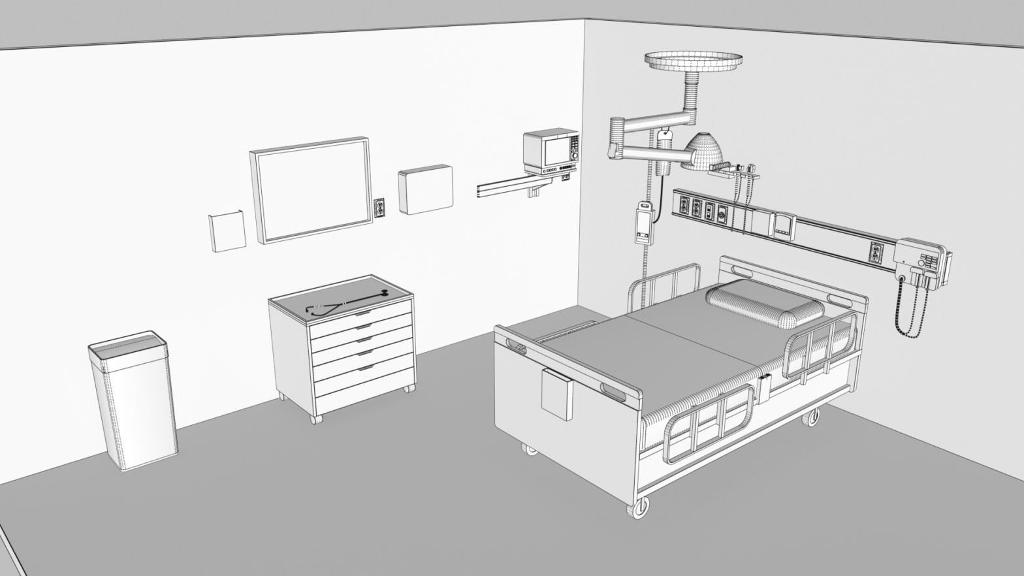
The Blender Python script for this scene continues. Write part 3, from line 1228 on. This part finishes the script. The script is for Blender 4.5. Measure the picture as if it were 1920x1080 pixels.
# chart holder hooked on the foot board
t = thing('chart_holder', 'open topped white chart pocket hung on the outside of the foot board', 'chart holder', (-2.208, -2.14, .518))
b = MB(4.95, 1.2)
xa, xb, ya, yb, za, zb, q = -2.2296, -2.1885, -2.243, -2.0385, .5180, .7515, .004
o4 = [(xa, ya), (xb, ya), (xb, yb), (xa, yb)]
i4 = [(xa + q, ya + q), (xb - q, ya + q), (xb - q, yb - q), (xa + q, yb - q)]
b.loft([[(x, y, za) for x, y in o4], [(x, y, zb) for x, y in o4], [(x, y, zb) for x, y in i4], [(x, y, za + .01) for x, y in i4]], smooth=False)
b.build('pocket', t)


# ------------------------------------------------------------------ mattress and pillow
def cushion(b, x0, x1, y0, y1, z0, z1, rt, rb, rc, nt=8, nb=3, nc=5):
    """rounded slab; returns the (inset, z) steps of its top and bottom rounding"""
    th, tv = rt if isinstance(rt, tuple) else (rt, rt)
    bh, bv = rb if isinstance(rb, tuple) else (rb, rb)
    top = [(th * (1 - math.cos(.5 * PI * i / nt)), z1 - tv + tv * math.sin(.5 * PI * i / nt)) for i in range(nt + 1)]
    bot = [(bh * (1 - math.sin(.5 * PI * i / nb)), z0 + bv - bv * math.cos(.5 * PI * i / nb)) for i in range(nb + 1)]
    rings = []
    for ins, z in bot + top:
        r = max(rc - ins, .0012)
        rings.append([(x, y, z) for x, y in rrect(x0 + ins, x1 - ins, y0 + ins, y1 - ins, r, nc)])
    b.loft(rings, smooth=True, dash=False, solid=False)
    return top, bot


def ribs(b, x0, x1, y0, y1, top, bot, rc, step, sides):
    e = .0006
    for side in sides:
        lo, hi = (x0 + rc, x1 - rc) if side in '-y+y' else (y0 + rc, y1 - rc)
        n = round((hi - lo) / step)
        for k in range(n + 1):
            u = lo + (hi - lo) * k / n
            for steps in (top, bot):
                pts = []
                for ins, z in steps:
                    if side == '-y':
                        pts.append((u, y0 + ins - e, z + e))
                    elif side == '+y':
                        pts.append((u, y1 - ins + e, z + e))
                    elif side == '-x':
                        pts.append((x0 + ins - e, u, z + e))
                    else:
                        pts.append((x1 - ins + e, u, z + e))
                b.dots(pts)


t = thing('mattress', 'thick white mattress with a seam across its middle on the hospital bed', 'mattress', (-1.124, BC, .499))
b = MB(5.4, 1.1, duty=.8)
mx0, mx1, my0, my1 = -2.152, -.094, -2.709, -1.5815
tp, bt = cushion(b, mx0, mx1, my0, my1, .4990, .6745, .041, .014, .046, nb=2)
ribs(b, mx0, mx1, my0, my1, tp, bt, .046, .018, ('-y', '+y', '-x', '+x'))
b.line([(-1.134, my0 + i_ - .0004, z_ + .0004) for i_, z_ in tp] + [(-1.134, my1 - i_ + .0004, z_ + .0004) for i_, z_ in tp[::-1]])
b.line([(-1.134, my0 - .0004, .513), (-1.134, my0 - .0004, .635)])
# corners
for cx_, cy_, a0 in ((mx0 + .046, my0 + .046, PI), (mx1 - .046, my0 + .046, 1.5 * PI), (mx1 - .046, my1 - .046, 0), (mx0 + .046, my1 - .046, .5 * PI)):
    for k in range(5):
        a = a0 + .5 * PI * (k + .5) / 5
        ca, sa = math.cos(a), math.sin(a)
        b.dots([(cx_ + (.0465 - i_) * ca, cy_ + (.0465 - i_) * sa, z_) for i_, z_ in tp])
        b.dots([(cx_ + .0465 * ca, cy_ + .0465 * sa, .513), (cx_ + .0465 * ca, cy_ + .0465 * sa, .635)])
b.build('pad', t, CLOTH)

t = thing('pillow', 'plump white pillow with rounded edges lying at the head of the mattress', 'pillow', (-.338, BC, .6765))
b = MB(6.0, 1.0, duty=.72)
px0, px1, py0, py1, pr_ = -.562, -.112, -2.487, -1.786, .084
tp, bt = cushion(b, px0, px1, py0, py1, .6752, .779, (.080, .050), (.032, .026), pr_, nt=10, nb=4, nc=9)
ribs(b, px0, px1, py0, py1, tp, bt, pr_, .0135, ('-y', '+y', '-x', '+x'))
for cx_, cy_, a0 in ((px0 + pr_, py0 + pr_, PI), (px1 - pr_, py0 + pr_, 1.5 * PI), (px1 - pr_, py1 - pr_, 0), (px0 + pr_, py1 - pr_, .5 * PI)):
    for k in range(8):
        a = a0 + .5 * PI * (k + .5) / 8
        ca, sa = math.cos(a), math.sin(a)
        for st in (tp, bt):
            b.dots([(cx_ + (pr_ + .0005 - i_) * ca, cy_ + (pr_ + .0005 - i_) * sa, z_) for i_, z_ in st])
        b.dots([(cx_ + (pr_ + .0005) * ca, cy_ + (pr_ + .0005) * sa, .703), (cx_ + (pr_ + .0005) * ca, cy_ + (pr_ + .0005) * sa, .728)])
b.build('cushion', t, CLOTH)
